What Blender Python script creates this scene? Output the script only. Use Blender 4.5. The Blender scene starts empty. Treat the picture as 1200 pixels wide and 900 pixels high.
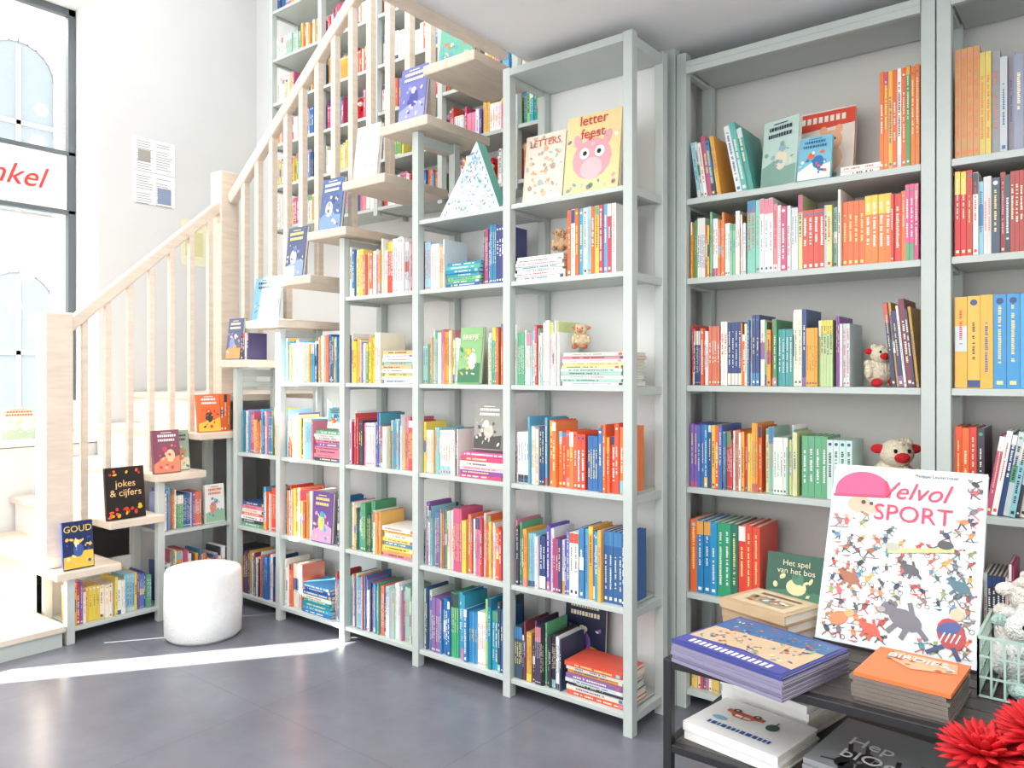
import bpy, math, random
from mathutils import Matrix, Vector
random.seed(11)
R = random.random
U = random.uniform
sc = bpy.context.scene
sc.view_settings.view_transform = 'Standard'
sc.view_settings.exposure = 0.0

def lin(c):
    return tuple((x/12.92 if x <= .04045 else ((x+.055)/1.055)**2.4) for x in c)
def hx(s):
    s = s.lstrip('#')
    return tuple(int(s[i:i+2], 16)/255 for i in (0, 2, 4))

# ------------------------------------------------------------ materials
def mat(name, col, rough=.5, noise=0., scale=8., bump=0., bscale=60., metallic=0., stretch=None, vcol=False):
    m = bpy.data.materials.new(name); m.use_nodes = True
    nt = m.node_tree; b = nt.nodes['Principled BSDF']
    b.inputs['Roughness'].default_value = rough
    b.inputs['Metallic'].default_value = metallic
    tc = nt.nodes.new('ShaderNodeTexCoord')
    mp = nt.nodes.new('ShaderNodeMapping')
    nt.links.new(tc.outputs['Object'], mp.inputs[0])
    if stretch: mp.inputs['Scale'].default_value = stretch
    if vcol:
        a = nt.nodes.new('ShaderNodeAttribute'); a.attribute_name = 'Col'
        base = a.outputs['Color']
    else:
        rgb = nt.nodes.new('ShaderNodeRGB'); rgb.outputs[0].default_value = (*lin(col), 1)
        base = rgb.outputs[0]
    if noise > 0:
        n = nt.nodes.new('ShaderNodeTexNoise'); n.inputs['Scale'].default_value = scale
        n.inputs['Detail'].default_value = 5
        nt.links.new(mp.outputs[0], n.inputs['Vector'])
        mr = nt.nodes.new('ShaderNodeMapRange')
        mr.inputs[1].default_value = .3; mr.inputs[2].default_value = .7
        mr.inputs[3].default_value = 1-noise; mr.inputs[4].default_value = 1+noise*.3
        nt.links.new(n.outputs[0], mr.inputs[0])
        mx = nt.nodes.new('ShaderNodeVectorMath'); mx.operation = 'SCALE'
        nt.links.new(base, mx.inputs[0]); nt.links.new(mr.outputs[0], mx.inputs['Scale'])
        base = mx.outputs[0]
    nt.links.new(base, b.inputs['Base Color'])
    if bump > 0:
        n2 = nt.nodes.new('ShaderNodeTexNoise'); n2.inputs['Scale'].default_value = bscale
        nt.links.new(mp.outputs[0], n2.inputs['Vector'])
        bp = nt.nodes.new('ShaderNodeBump'); bp.inputs['Strength'].default_value = bump
        bp.inputs['Distance'].default_value = .01
        nt.links.new(n2.outputs[0], bp.inputs['Height'])
        nt.links.new(bp.outputs[0], b.inputs['Normal'])
    return m

M_WALL = mat('wall_paint', hx('d9dad9'), .8, .03, 3, .05)
M_BACK = mat('shelf_back_white', hx('ebecea'), .7, .02, 3)
M_RWALL = mat('shelf_back_grey', hx('d8d8d3'), .7, .02, 3)
M_CEIL = mat('ceiling_paint', hx('efefef'), .8, .02, 2)
M_GREEN = mat('sage_lacquer', hx('c1c9c4'), .42, .05, 5)
M_WOOD = mat('pale_oak', hx('e3d2c0'), .5, .12, 6, stretch=(1.2, 1.2, 9))
M_WOODT = mat('pale_oak_tread', hx('dccdbb'), .45, .12, 5, stretch=(9, 1.2, 1.2))
M_RISER = mat('riser_white', hx('e6e4e0'), .6)
M_BLACK = mat('black_steel', hx('232326'), .4)
M_TTOP = mat('table_top_dark', hx('4a4643'), .5, .4, 14, stretch=(1, 8, 1))
M_BOOK = mat('book_print', (1, 1, 1), .38, .04, 30, vcol=True)
M_PLUSH = mat('plush_fabric', (1, 1, 1), .95, .12, 60, 1.0, 160, vcol=True)
M_POUF = mat('white_boucle', hx('ededea'), .9, .05, 40, .6, 150)
M_FRAME = mat('window_frame_dark', hx('5c6468'), .5)
M_SIGN = mat('sign_white', hx('f2f2f2'), .5)
M_RED = mat('sign_red', hx('e03a34'), .5)
M_MINT = mat('mint_wire', hx('a9c3b8'), .4)
M_FLOWER = mat('red_petal', hx('c8101c'), .7, .25, 20)
M_POT = mat('pot_ceramic', hx('c9c9c4'), .4)
M_LEAF = mat('leaf_green', hx('3c6a35'), .5)

def floor_mat():
    m = bpy.data.materials.new('stone_tile_floor'); m.use_nodes = True
    nt = m.node_tree; b = nt.nodes['Principled BSDF']
    tc = nt.nodes.new('ShaderNodeTexCoord')
    mp = nt.nodes.new('ShaderNodeMapping')
    nt.links.new(tc.outputs['Object'], mp.inputs[0])
    n = nt.nodes.new('ShaderNodeTexNoise'); n.inputs['Scale'].default_value = 4; n.inputs['Detail'].default_value = 8
    n.inputs['Roughness'].default_value = .6
    nt.links.new(mp.outputs[0], n.inputs['Vector'])
    cr = nt.nodes.new('ShaderNodeValToRGB')
    cr.color_ramp.elements[0].position = .25; cr.color_ramp.elements[0].color = (*lin(hx('65676f')), 1)
    cr.color_ramp.elements[1].position = .8; cr.color_ramp.elements[1].color = (*lin(hx('767882')), 1)
    nt.links.new(n.outputs[0], cr.inputs[0])
    br = nt.nodes.new('ShaderNodeTexBrick'); br.offset = 0
    br.inputs['Scale'].default_value = 1; br.inputs['Mortar Size'].default_value = .003
    br.inputs['Brick Width'].default_value = .9; br.inputs['Row Height'].default_value = .9
    br.inputs['Color1'].default_value = (1, 1, 1, 1); br.inputs['Color2'].default_value = (.96, .96, .96, 1)
    br.inputs['Mortar'].default_value = (.85, .85, .85, 1)
    nt.links.new(mp.outputs[0], br.inputs['Vector'])
    mx = nt.nodes.new('ShaderNodeMix'); mx.data_type = 'RGBA'; mx.blend_type = 'MULTIPLY'
    mx.inputs[0].default_value = 1
    nt.links.new(cr.outputs[0], mx.inputs[6]); nt.links.new(br.outputs[0], mx.inputs[7])
    nt.links.new(mx.outputs[2], b.inputs['Base Color'])
    b.inputs['Roughness'].default_value = .26
    return m
M_FLOOR = floor_mat()

def brick_mat():
    m = bpy.data.materials.new('street_brick'); m.use_nodes = True
    nt = m.node_tree; b = nt.nodes['Principled BSDF']
    tc = nt.nodes.new('ShaderNodeTexCoord')
    sx = nt.nodes.new('ShaderNodeSeparateXYZ'); cb = nt.nodes.new('ShaderNodeCombineXYZ')
    nt.links.new(tc.outputs['Object'], sx.inputs[0])
    nt.links.new(sx.outputs[1], cb.inputs[0]); nt.links.new(sx.outputs[2], cb.inputs[1])
    br = nt.nodes.new('ShaderNodeTexBrick')
    br.inputs['Scale'].default_value = 4
    br.inputs['Color1'].default_value = (*lin(hx('cfc4c0')), 1); br.inputs['Color2'].default_value = (*lin(hx('c6bab6')), 1)
    br.inputs['Mortar'].default_value = (*lin(hx('d2ccc8')), 1)
    nt.links.new(cb.outputs[0], br.inputs['Vector'])
    nt.links.new(br.outputs[0], b.inputs['Base Color'])
    b.inputs['Roughness'].default_value = .9
    return m
M_BRICK = brick_mat()

# ------------------------------------------------------------ mesh builder
class MB:
    def __init__(s): s.v = []; s.f = []; s.c = []; s.M = Matrix.Identity(4)
    def add(s, pts, faces, cols):
        n = len(s.v)
        for p in pts: s.v.append(tuple(s.M @ Vector(p)))
        for i, f in enumerate(faces):
            s.f.append(tuple(n+k for k in f)); s.c.append(cols[i] if isinstance(cols, list) else cols)
    def box(s, x0, x1, y0, y1, z0, z1, col=(1, 1, 1), top=None):
        p = [(x0,y0,z0),(x1,y0,z0),(x1,y1,z0),(x0,y1,z0),(x0,y0,z1),(x1,y0,z1),(x1,y1,z1),(x0,y1,z1)]
        f = [(0,3,2,1),(4,5,6,7),(0,1,5,4),(1,2,6,5),(2,3,7,6),(3,0,4,7)]
        s.add(p, f, [col, top or col, col, col, col, col])
    def prism(s, a, b, w, h, col=(1, 1, 1)):
        a = Vector(a); b = Vector(b); d = (b-a).normalized()
        up = Vector((0, 0, 1))
        if abs(d.z) > .99: up = Vector((0, 1, 0))
        sd = d.cross(up).normalized()*w/2; uu = sd.cross(d).normalized()*h/2
        p = [a-sd-uu, a+sd-uu, a+sd+uu, a-sd+uu, b-sd-uu, b+sd-uu, b+sd+uu, b-sd+uu]
        s.add(p, [(0,3,2,1),(4,5,6,7),(0,1,5,4),(1,2,6,5),(2,3,7,6),(3,0,4,7)], col)
    def quadf(s, x0, x1, z0, z1, y, col):
        s.add([(x0,y,z0),(x1,y,z0),(x1,y,z1),(x0,y,z1)], [(0,1,2,3)], col)
    def poly(s, pts, y, col):
        s.add([(p[0], y, p[1]) for p in pts], [tuple(range(len(pts)))], col)
    def ell2(s, cx, cz, rx, rz, y, col, rot=0, n=14):
        c, q = math.cos(rot), math.sin(rot); pts = []
        for i in range(n):
            a = 2*math.pi*i/n; x = rx*math.cos(a); z = rz*math.sin(a)
            pts.append((cx+x*c-z*q, cz+x*q+z*c))
        s.poly(pts, y, col)
    def line2(s, x0, z0, x1, z1, w, y, col):
        dx, dz = x1-x0, z1-z0; L = math.hypot(dx, dz) or 1e-6
        nx, nz = -dz/L*w/2, dx/L*w/2
        s.poly([(x0-nx, z0-nz), (x1-nx, z1-nz), (x1+nx, z1+nz), (x0+nx, z0+nz)], y, col)
    def ring2(s, cx, cz, r, w, y, col, n=14):
        for i in range(n):
            a = 2*math.pi*i/n; b = 2*math.pi*(i+1)/n
            s.line2(cx+r*math.cos(a), cz+r*math.sin(a), cx+r*math.cos(b), cz+r*math.sin(b), w, y, col)
    def ell(s, c, r, col, seg=14, rings=9, rot=None):
        pts = []; fs = []
        Mr = rot or Matrix.Identity(3)
        for i in range(rings+1):
            ph = math.pi*i/rings
            for j in range(seg):
                th = 2*math.pi*j/seg
                p = Mr @ Vector((r[0]*math.sin(ph)*math.cos(th), r[1]*math.sin(ph)*math.sin(th), r[2]*math.cos(ph)))
                pts.append((c[0]+p.x, c[1]+p.y, c[2]+p.z))
        for i in range(rings):
            for j in range(seg):
                a = i*seg+j; b = i*seg+(j+1) % seg
                fs.append((a, a+seg, b+seg, b))
        s.add(pts, fs, col)
    def lathe(s, prof, col, seg=32, c=(0, 0)):
        pts = []; fs = []
        for (r, z) in prof:
            for j in range(seg):
                t = 2*math.pi*j/seg; pts.append((c[0]+r*math.cos(t), c[1]+r*math.sin(t), z))
        for i in range(len(prof)-1):
            for j in range(seg):
                a = i*seg+j; b = i*seg+(j+1) % seg
                fs.append((a, b, b+seg, a+seg))
        fs.append(tuple(range((len(prof)-1)*seg, len(prof)*seg)))
        fs.append(tuple(reversed(range(seg))))
        s.add(pts, fs, col)
    def obj(s, name, m, loc=(0, 0, 0), rot=(0, 0, 0), parent=None, smooth=False, bevel=0):
        me = bpy.data.meshes.new(name); me.from_pydata(s.v, [], s.f)
        ca = me.color_attributes.new('Col', 'FLOAT_COLOR', 'CORNER')
        buf = []
        for i, f in enumerate(s.f):
            c = lin(s.c[i]); buf += [c[0], c[1], c[2], 1]*len(f)
        ca.data.foreach_set('color', buf)
        me.materials.append(m)
        if smooth:
            me.polygons.foreach_set('use_smooth', [True]*len(me.polygons))
        o = bpy.data.objects.new(name, me); sc.collection.objects.link(o)
        o.location = loc; o.rotation_euler = rot
        if parent: o.parent = parent
        if bevel:
            bm = o.modifiers.new('bevel', 'BEVEL'); bm.width = bevel; bm.segments = 2; bm.limit_method = 'ANGLE'
        return o

def empty(name, loc=(0, 0, 0)):
    e = bpy.data.objects.new(name, None); e.location = loc; sc.collection.objects.link(e); e.empty_display_size = .1
    return e
def simple(name, b, m, bevel=0, parent=None):
    mb = MB()
    for q in (b if isinstance(b, list) else [b]): mb.box(*q)
    return mb.obj(name, m, bevel=bevel, parent=parent)
def text(body, size, loc, rot, m, parent=None, ext=.0003, shear=0, align='CENTER', name='title_text'):
    cu = bpy.data.curves.new(name, 'FONT'); cu.body = body; cu.size = size; cu.extrude = ext; cu.shear = shear
    cu.align_x = align; cu.resolution_u = 3
    o = bpy.data.objects.new(name, cu); sc.collection.objects.link(o)
    o.location = loc; o.rotation_euler = rot; o.data.materials.append(m)
    if parent: o.parent = parent
    return o
_tm = {}
def cmat(h):
    if h not in _tm: _tm[h] = mat('print_'+h.strip('#'), hx(h), .45)
    return _tm[h]

# ------------------------------------------------------------ room shell
H = 2.665
simple('floor', (-5.82, 3.5, -2.5, 3.6, -.1, 0), M_FLOOR)
simple('ceiling', (-1.95, 3.5, -2.5, 3.6, H, H+.24), M_CEIL)
simple('ceiling_upper', (-5.82, -1.9, -2.5, 3.6, 5.0, 5.1), M_CEIL)
simple('trim_1', [(-1.975, -1.945, -2.5, 2.44, H-.035, H+.26)], M_WOOD, .003)
# left wall with shop window opening and a narrow door opening
simple('wall_left', [(-5.82, -5.4, 2.336, 3.6, 0, 5), (-5.82, -5.4, -.3, 2.336, 0, .88), (-5.82, -5.4, -.3, 2.336, 3.9, 5),
                     (-5.44, -5.4, -.69, -.3, 0, 5), (-5.44, -5.4, -1.03, -.69, 2.42, 5), (-5.44, -5.4, -2.5, -1.03, 0, 5)], M_WALL)
simple('wall_back', (-5.4, -1.46, 3.55, 3.65, 0, 5), M_WALL)
simple('wall_right_back', (-1.45, 3.5, 3.16, 3.26, 0, H), M_RWALL)
simple('wall_partition', [(-1.475, -1.448, 2.86, 3.55, 0, H)], M_BACK)
simple('wall_front', (-5.82, 3.5, -2.6, -2.5, 0, 5), M_WALL)
# window
w = empty('window_1', (-5.8, 1, .9))
mb = MB()
for (y0, y1, z0, z1) in [(2.285, 2.335, .93, 3.9), (-.3, -.24, .93, 3.9), (.95, 1.0, .93, 3.9), (-.3, 2.336, .93, .96), (-.3, 2.336, 3.85, 3.9),
                         (-.3, 2.336, 2.87, 2.90), (-.3, 2.336, 2.46, 2.49)]:
    mb.box(.0, .05, y0-1, y1-1, z0-.9, z1-.9)
mb.obj('frame', M_FRAME, parent=w, bevel=.004)
mb = MB(); mb.box(0.005, .04, -.04, 1.28, 1.59, 1.97); mb.obj('sign_panel', M_SIGN, parent=w)
text('Winkel', .20, (.045, 1.13, 1.715), (math.pi/2, 0, math.pi/2), M_RED, w, .002, .35, 'RIGHT', 'sign_lettering')
mb = MB()
for (y, z, r) in [(1.12, 2.25, .05), (1.1, 2.02, .06), (.98, 1.4, .05), (1.16, 1.25, .05), (1.03, 1.1, .05), (1.2, 1.40, .04), (1.2, .95, .05), (1.08, .8, .045), (.96, .9, .05)]:
    for k in range(6):
        a = k*math.pi/3
        mb.ell((.03, y+math.cos(a)*r*.6, z+math.sin(a)*r*.6), (.003, r*.36, r*.36), (1, 1, 1), 8, 5)
    mb.ell((.033, y, z), (.003, r*.3, r*.3), (.95, .95, .95), 8, 5)
snow = mb.obj('snowflake_stickers', M_SIGN, parent=w)
simple('windowsill', (-5.78, -5.385, -.3, 2.33, .885, .925), M_RISER, .005)

# street facade opposite
mb = MB()
mb.box(-12.4, -12, -9.0, 14, -1, 13)
fa = mb.obj('street_building', M_BRICK)
mb = MB()
for i in range(-2, 6):
    for zz in (1.0, 4.2, 7.4):
        y = i*1.9+.3; wc = hx('a3adb3')
        mb.M = Matrix.Translation((-11.96, y, zz)) @ Matrix.Rotation(math.pi/2, 4, 'Z')
        mb.poly([(-.45, -.6), (.45, -.6), (.45, 1.3)]+[(.45*math.cos(a*math.pi/12), 1.3+.45*math.sin(a*math.pi/12)) for a in range(1, 12)]+[(-.45, 1.3)], 0, wc)
        for a in range(12):
            a0 = a*math.pi/12; a1 = a0+math.pi/12
            mb.line2(.5*math.cos(a0), 1.3+.5*math.sin(a0), .5*math.cos(a1), 1.3+.5*math.sin(a1), .1, -.02, hx('ddd8d2'))
        mb.M = Matrix.Identity(4)
        mb.box(-12.0, -11.9, y-.55, y-.45, zz-.6, zz+1.3, hx('ddd8d2'))
        mb.box(-12.0, -11.9, y+.45, y+.55, zz-.6, zz+1.3, hx('ddd8d2'))
        mb.box(-12.0, -11.93, y-.03, y+.03, zz-.6, zz+1.7, hx('ddd8d2'))
        mb.box(-12.0, -11.93, y-.45, y+.45, zz+.6, zz+.66, hx('ddd8d2'))
wf = mb.obj('facade_windows', M_BOOK, parent=fa)
simple('street_ground', (-12.4, -5.83, -9, 14, -.3, -.1), M_RWALL)

# notice papers on wall
mb = MB()
for (z0, z1) in [(2.53, 2.76), (2.76, 3.0)]:
    mb.box(0, .004, -.15, .15, z0-2.75, z1-2.75-.006, hx('f4f4f2'))
for k in range(26):
    z = .22-k*.0175
    if abs(z-.0) < .02: continue
    for (a, b) in ((-.13, -.01), (.01, .13)):
        if R() < .12: continue
        mb.box(.004, .0048, a, b-U(0, .04), z-.004, z, hx('8c8e96'))
mb.box(.004, .005, .02, .12, -.2, -.09, hx('8f9fb9')); mb.box(.004, .005, -.12, -.03, .08, .16, hx('a9a59c'))
mb.obj('wall_notice', M_BOOK, loc=(-5.399, 2.72, 2.77))
mb = MB(); mb.box(0, .004, -.1, .1, -.17, .17, hx('e9e6c8')); mb.box(.004, .005, -.07, .07, -.1, .08, hx('d8d6a0'))
mb.obj('wall_poster', M_BOOK, loc=(-5.399, 3.02, 2.32))

# ------------------------------------------------------------ staircase
st = empty('staircase', (-4.1, 2.5, 0))
def sp(mb, name, m, bevel=.003):
    o = mb.obj(name, m, bevel=bevel); o.parent = st; o.matrix_parent_inverse = Matrix.Translation((4.1, -2.5, 0)); return o
TX0 = -4.107; TW = .279; TZ0 = 1.425; TR = .2165
tr = []
for i in range(0, 8):
    x = TX0+TW*i; z = TZ0+TR*i
    tr.append((x, x+.305 if i < 7 else -1.98, z))
mb = MB()
for i, (x0, x1, z) in enumerate(tr):
    if i == 7: x1 = -1.99
    mb.box(x0, x1, 2.445, 2.885, z-.045, z)
sp(mb, 'upper_treads', M_WOODT, .006)
low = [(1.55, 1.86, .37), (1.80, 2.09, .585), (2.04, 2.33, .80), (2.29, 2.57, 1.01)]
mb = MB()
for (y0, y1, z) in low: mb.box(-5.38, -4.03, y0, y1, z-.04, z)
mb.box(-5.38, -4.11, 2.52, 3.5, 1.18, 1.22)
sp(mb, 'lower_treads', M_WOODT, .006)
mb = MB()
zz = .1
for (y0, y1, z) in low:
    mb.box(-5.38, -4.40, y0+.03, y0+.045, zz, z-.041); zz = z
mb.box(-5.38, -4.40, 2.55, 2.565, 1.011, 1.179)
mb.box(-5.38, -4.405, 2.57, 2.59, 0, 1.17)
sp(mb, 'risers', M_RISER, 0)
mb = MB(); mb.box(-5.38, -4.05, -.2, 1.60, .075, .105); sp(mb, 'platform_top', M_WOODT, .004)
mb = MB(); mb.box(-5.37, -4.07, -.18, 1.59, 0, .0745); sp(mb, 'platform_base', M_GREEN, 0)
mb = MB()
mb.box(-4.295, -4.165, 1.55, 1.68, .371, 1.655)
mb.box(-4.335, -4.215, 2.53, 2.65, 1.22, 2.57)
sp(mb, 'newel_posts', M_WOOD, .006)
RX = -4.23
mb = MB()
a = (RX, 1.675, 1.585); b = (RX-.025, 2.54, 2.36)
mb.prism(a, b, .05, .06)
c0 = (-4.215, 2.6, 2.40); c1 = (-1.99, 2.6, 2.40+.772*2.225)
mb.prism(c0, c1, .05, .065)
sp(mb, 'handrails', M_WOOD, .008)
mb = MB()
def lowz(y):
    z = .37
    for (y0, y1, zt) in low:
        if y >= y0: z = zt
    return z
for k in range(7):
    y = 1.76+k*.118
    mb.box(RX-.021, RX+.009, y-.015, y+.015, lowz(y)+.001, a[2]+(y-a[1])*(b[2]-a[2])/(b[1]-a[1])-.02)
def upz(x):
    z = 1.22
    for (x0, x1, zt) in tr:
        if x >= x0+.01: z = zt
    return z
x = -4.07
while x < -2.02:
    mb.box(x-.018, x+.018, 2.582, 2.618, upz(x)+.001, c0[2]+(x-c0[0])*.772-.03)
    x += .1395
sp(mb, 'balusters', M_WOOD, .002)

# ------------------------------------------------------------ bookcases
LV = [.08, .469, .892, 1.30, 1.73, 2.05]
XS = [-4.0, -3.585, -3.046, -2.525, -1.988, -1.414]
TOPS = [1.379, 1.595, 2.028, 2.461, 2.62, 2.62]
NL = [3, 4, 5, 6, 6]
mb = MB(); P = .019
Y0, Y1 = 2.488, 2.775
for i, x in enumerate(XS):
    top = TOPS[i]-.001
    for (ya, yb) in ((Y0, Y0+.04), (Y1-.04, Y1)):
        mb.box(x-P, x+P, ya, yb, 0, top)
    for k, z in enumerate(LV):
        if z < top: mb.box(x-P+.006, x+P-.006, Y0+.04, Y1-.04, z-.035, z-.003)
    mb.box(x-P+.006, x+P-.006, Y0+.04, Y1-.04, top-.05, top-.01)
for i in range(5):
    for k in range(NL[i]):
        mb.box(XS[i]+P+.001, XS[i+1]-P-.001, Y0+.006, Y1-.002, LV[k]-.02, LV[k])
mb.box(XS[4]+P, XS[5]-P, Y0, Y1, 2.585, 2.615)
bc = mb.obj('under_stair_bookcase', M_GREEN, bevel=.002)
mb = MB()
bt = [1.2, 1.37, 1.8, 2.05, 2.6]
for i in range(5): mb.box(XS[i], XS[i+1]+.001, 2.782, 2.795, 0.0, bt[i])
mb.obj('back_panel', M_BACK, parent=bc)

# lower flight bookcase (faces +X)
YL = [1.63, 2.09, 2.52]
mb = MB()
LT = [.328, .758, .968]
for i, y in enumerate(YL):
    for (xa, xb) in ((-4.11, -4.07), (-4.38, -4.34)):
        mb.box(xa, xb, y-P, y+P, 0, LT[i])
    mb.box(-4.34, -4.11, y-P+.006, y+P-.006, .045, .077)
mb.box(-4.375, -4.075, YL[0]+P, YL[1]-P, .06, .08)
mb.box(-4.375, -4.075, YL[1]+P, YL[2]-P, .06, .08)
mb.box(-4.375, -4.075, YL[1]+P, YL[2]-P, .46, .48)
lb = mb.obj('low_stair_bookcase', M_GREEN, bevel=.002)
simple('back_panel', [(-4.395, -4.383, 1.62, 2.07, 0, .32), (-4.395, -4.383, 2.07, 2.52, 0, .75)], M_BACK, parent=lb)

# tall wall bookcases
RY0, RY1 = 2.85, 3.14
def tall(name, xa, xb):
    mb = MB()
    for x in (xa+.022, xb-.022):
        for (ya, yb) in ((RY0, RY0+.045), (RY1-.045, RY1)):
            mb.box(x-.021, x+.021, ya, yb, 0, 2.64)
        for z in LV+[2.6]:
            mb.box(x-.014, x+.014, RY0+.045, RY1-.045, z-.035, z-.003)
    for z in LV:
        mb.box(xa+.044, xb-.044, RY0+.004, RY1-.002, z-.024, z)
    mb.box(xa+.044, xb-.044, RY0-.01, RY1, 2.575, 2.6); mb.box(xa+.044, xb-.044, RY0-.01, RY0+.012, 2.55, 2.575)
    return mb.obj(name, M_GREEN, bevel=.002)
RB = [(-1.395, -.463), (-.461, .471), (.473, 1.405)]
for q in RB: tall('wall_bookcase', *q)
simple('trim_2', (-1.445, -1.397, RY0-.005, RY0+.04, 0, H), M_GREEN)

# upper gallery bookcase on the back wall
GX = [-4.81+.562*i for i in range(6)]; GZ = [2.4, 2.7, 3.0, 3.3, 3.62, 3.97, 4.32]
mb = MB()
for x in GX:
    mb.box(x-.018, x+.018, 3.28, 3.32, 2.35, 4.5); mb.box(x-.018, x+.018, 3.5, 3.54, 2.35, 4.5)
    for z in GZ: mb.box(x-.012, x+.012, 3.32, 3.5, z-.03, z)
for i in range(5):
    for z in GZ: mb.box(GX[i]+.018, GX[i+1]-.018, 3.285, 3.545, z-.02, z)
mb.obj('gallery_bookcase', M_GREEN)

# ------------------------------------------------------------ books
PAL = {
 'mix': 'd9503c e8a23a 3f7eb4 f2f0ea 5fa67a c9527a 30487a edd050 8ec5d2 8560a0 f6f5f1 dd7f95 e9e3d4 3a3f4a f4f2ec cfd8d8',
 'warm': 'e86a38 dd4434 f0a840 f4efe6 ec8e48 cf3f45 f8d262 dd7a5a 3f8bac f6f3ec e8e0d0',
 'orange': 'ee6432 ec7036 e25234 f07f38 e8e4de d8423a ee9b48 cf4a3c f2efe8 ec6a3a',
 'fire': 'ee6432 ec6a34 e85a32 f07838 e25234 ec7036 e04a34 2f6aa8',
 'blue': '2f70b0 3b8cc4 27467a 62b0d8 f3f1ec 4f9ab8 e0765a 2c5f98 efb54a f0eee6 7a8ab8 f6f5f1',
 'bluegreen': '2a7cb8 30a0c0 48ac72 2a5ea2 78c47a 2086a8 3cb4a8 92d06a 2a6ab0 3f93cc d8e8d0',
 'pastel': 'e9efe6 c4dccf f6efe2 9cc4b2 ecb47e f2f2f2 aecfdc dd8a94 d4dc98 ffffff f4f1ea dfe6e8',
 'dark': '2c3a54 483a58 26262e 7a3444 3a5260 e0e0dc b2443f 443c68 cfa34a e9e6de',
 'pink': 'cc5a8e e684ae 84489a f4f0f2 d24a52 6056aa ecA04e 4a9aac f0c8d8 f3eef0 c43f6a',
 'yellow': 'ecca4a f0d86a 6f55a0 f3eed9 d2b048 8a62b0 6aa45c f2f0ea ecb94a',
 'white': 'f4f3ef eceae4 ffffff e9e2d2 ecc660 dd6a4a dfe9ee f4f3ef 9ab4c4',
 'whiteor': 'f6f4f0 f4f2ee ec8040 f6f4f0 e4653a fafafa 8cc09a f3f1ec f6f4f0',
 'teal': 'c3dfd4 429a8c e9efea 58b0a4 d8ece6 98ccbf ecb262 f0f2ee',
 'tealdeep': '3a9a8c 2f8f92 4fae9c c9e4da 5aa08a 8ecabc e8eee8',
 'red': 'c83238 dd3e38 a83038 f2efe9 d8604a ecbe54',
 'purpleblue': '46499a 6050b0 3c64a8 7a60b4 383d70 a84470 e8e6ee 3480ac 3a3f78 5f7ab8',
 'greens': '449062 84bc78 449a9a 30604e b8d094 f0efe8 ecb660 dd7048 e8ecd8 e8a23a f2ead0',
 'grey': '5f6e8a 6f7c94 7d7098 f1efe9 dcc262 5a80a6 c9ccd0 8f9bb0 cf935a e8e4da 9a9aa0',
}
def soft(c, k=.05): return tuple(v*(1-k)+.9*k for v in c)
PAL = {k: [soft(hx(c)) for c in v.split()] for k, v in PAL.items()}
PG = hx('efe8d8')
def contrast(c):
    l = .3*c[0]+.59*c[1]+.11*c[2]
    if l > .62: return random.choice([hx('3a3a4a'), hx('d8504c'), hx('3f6fa8'), hx('3a3a3a'), hx('e87a4a')])
    return random.choice([(.97, .97, .97), (.95, .95, .95), hx('f4e28a'), hx('fbefd0')])
def letters_v(mb, xc, z0, z1, w, y, col):
    z = z1
    while z > z0:
        L = U(.0025, .0055)
        if R() > .17: mb.quadf(xc-w/2, xc+w/2*U(.5, 1), z-L, z, y, col)
        z -= L+.002
def book_v(mb, x, y, z, t, h, d, col, lean=0, deco=None):
    save = mb.M.copy()
    if lean: mb.M = save @ Matrix.Translation((x, y, z)) @ Matrix.Rotation(lean, 4, 'Y'); x = y = z = 0
    cv = min(.0025, t*.15)
    mb.box(x, x+cv, y, y+d, z, z+h, col)
    mb.box(x+t-cv, x+t, y, y+d, z, z+h, col)
    mb.box(x+cv, x+t-cv, y, y+.003, z, z+h, col)
    mb.box(x+cv, x+t-cv, y+.003, y+d-.004, z+.003, z+h-.004, PG)
    if deco is None: deco = mkdeco(col)
    cc, r, c2, f1, f2, f3, f4, kk = deco; yy = y-.0005
    if r < .22: mb.quadf(x+.0004, x+t-.0004, z+h-h*(.08+.2*f1), z+h-.002, yy, c2)
    elif r < .36: mb.quadf(x+.0004, x+t-.0004, z+.002, z+h*(.08+.16*f1), yy, c2)
    elif r < .46: mb.quadf(x+.0004, x+t-.0004, z+h*.4, z+h*(.5+.2*f1), yy, c2)
    lo, hi = h*(.15+.35*f2), h*(.66+.26*f3)
    letters_v(mb, x+t/2, z+lo, z+hi, min(t*(.22+.28*f4), .009), yy-.0004, cc)
    if kk & 1: mb.quadf(x+t*.25, x+t*.75, z+h*.04, z+h*.04+min(t*.6, .012), yy-.0004, cc)
    if kk & 2 and t > .012: mb.ell2(x+t/2, z+h*.93, t*.3, t*.3, yy-.0006, c2, n=8)
    mb.M = save
def mkdeco(col): return (contrast(col), R(), random.choice(PAL['mix']), R(), R(), R(), R(), random.randint(0, 3))
def book_h(mb, x0, x1, y, z, t, d, col):
    cv = min(.0022, t*.16)
    mb.box(x0, x1, y, y+d, z, z+cv, col); mb.box(x0, x1, y, y+d, z+t-cv, z+t, col)
    mb.box(x0, x1, y, y+.003, z+cv, z+t-cv, col)
    mb.box(x0+.004, x1-.003, y+.003, y+d-.003, z+cv, z+t-cv, PG)
    cc = contrast(col); x = x0+U(.01, .05); yy = y-.0006
    xe = x0+(x1-x0)*U(.6, .92)
    while x < xe:
        L = U(.003, .007)
        if R() > .17: mb.quadf(x, x+L, z+t*.32, z+t*.68, yy, cc)
        x += L+.0022
    if R() < .4: mb.quadf(x1-.025, x1-.008, z+cv, z+t-cv, yy-.0002, random.choice(PAL['mix']))

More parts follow.
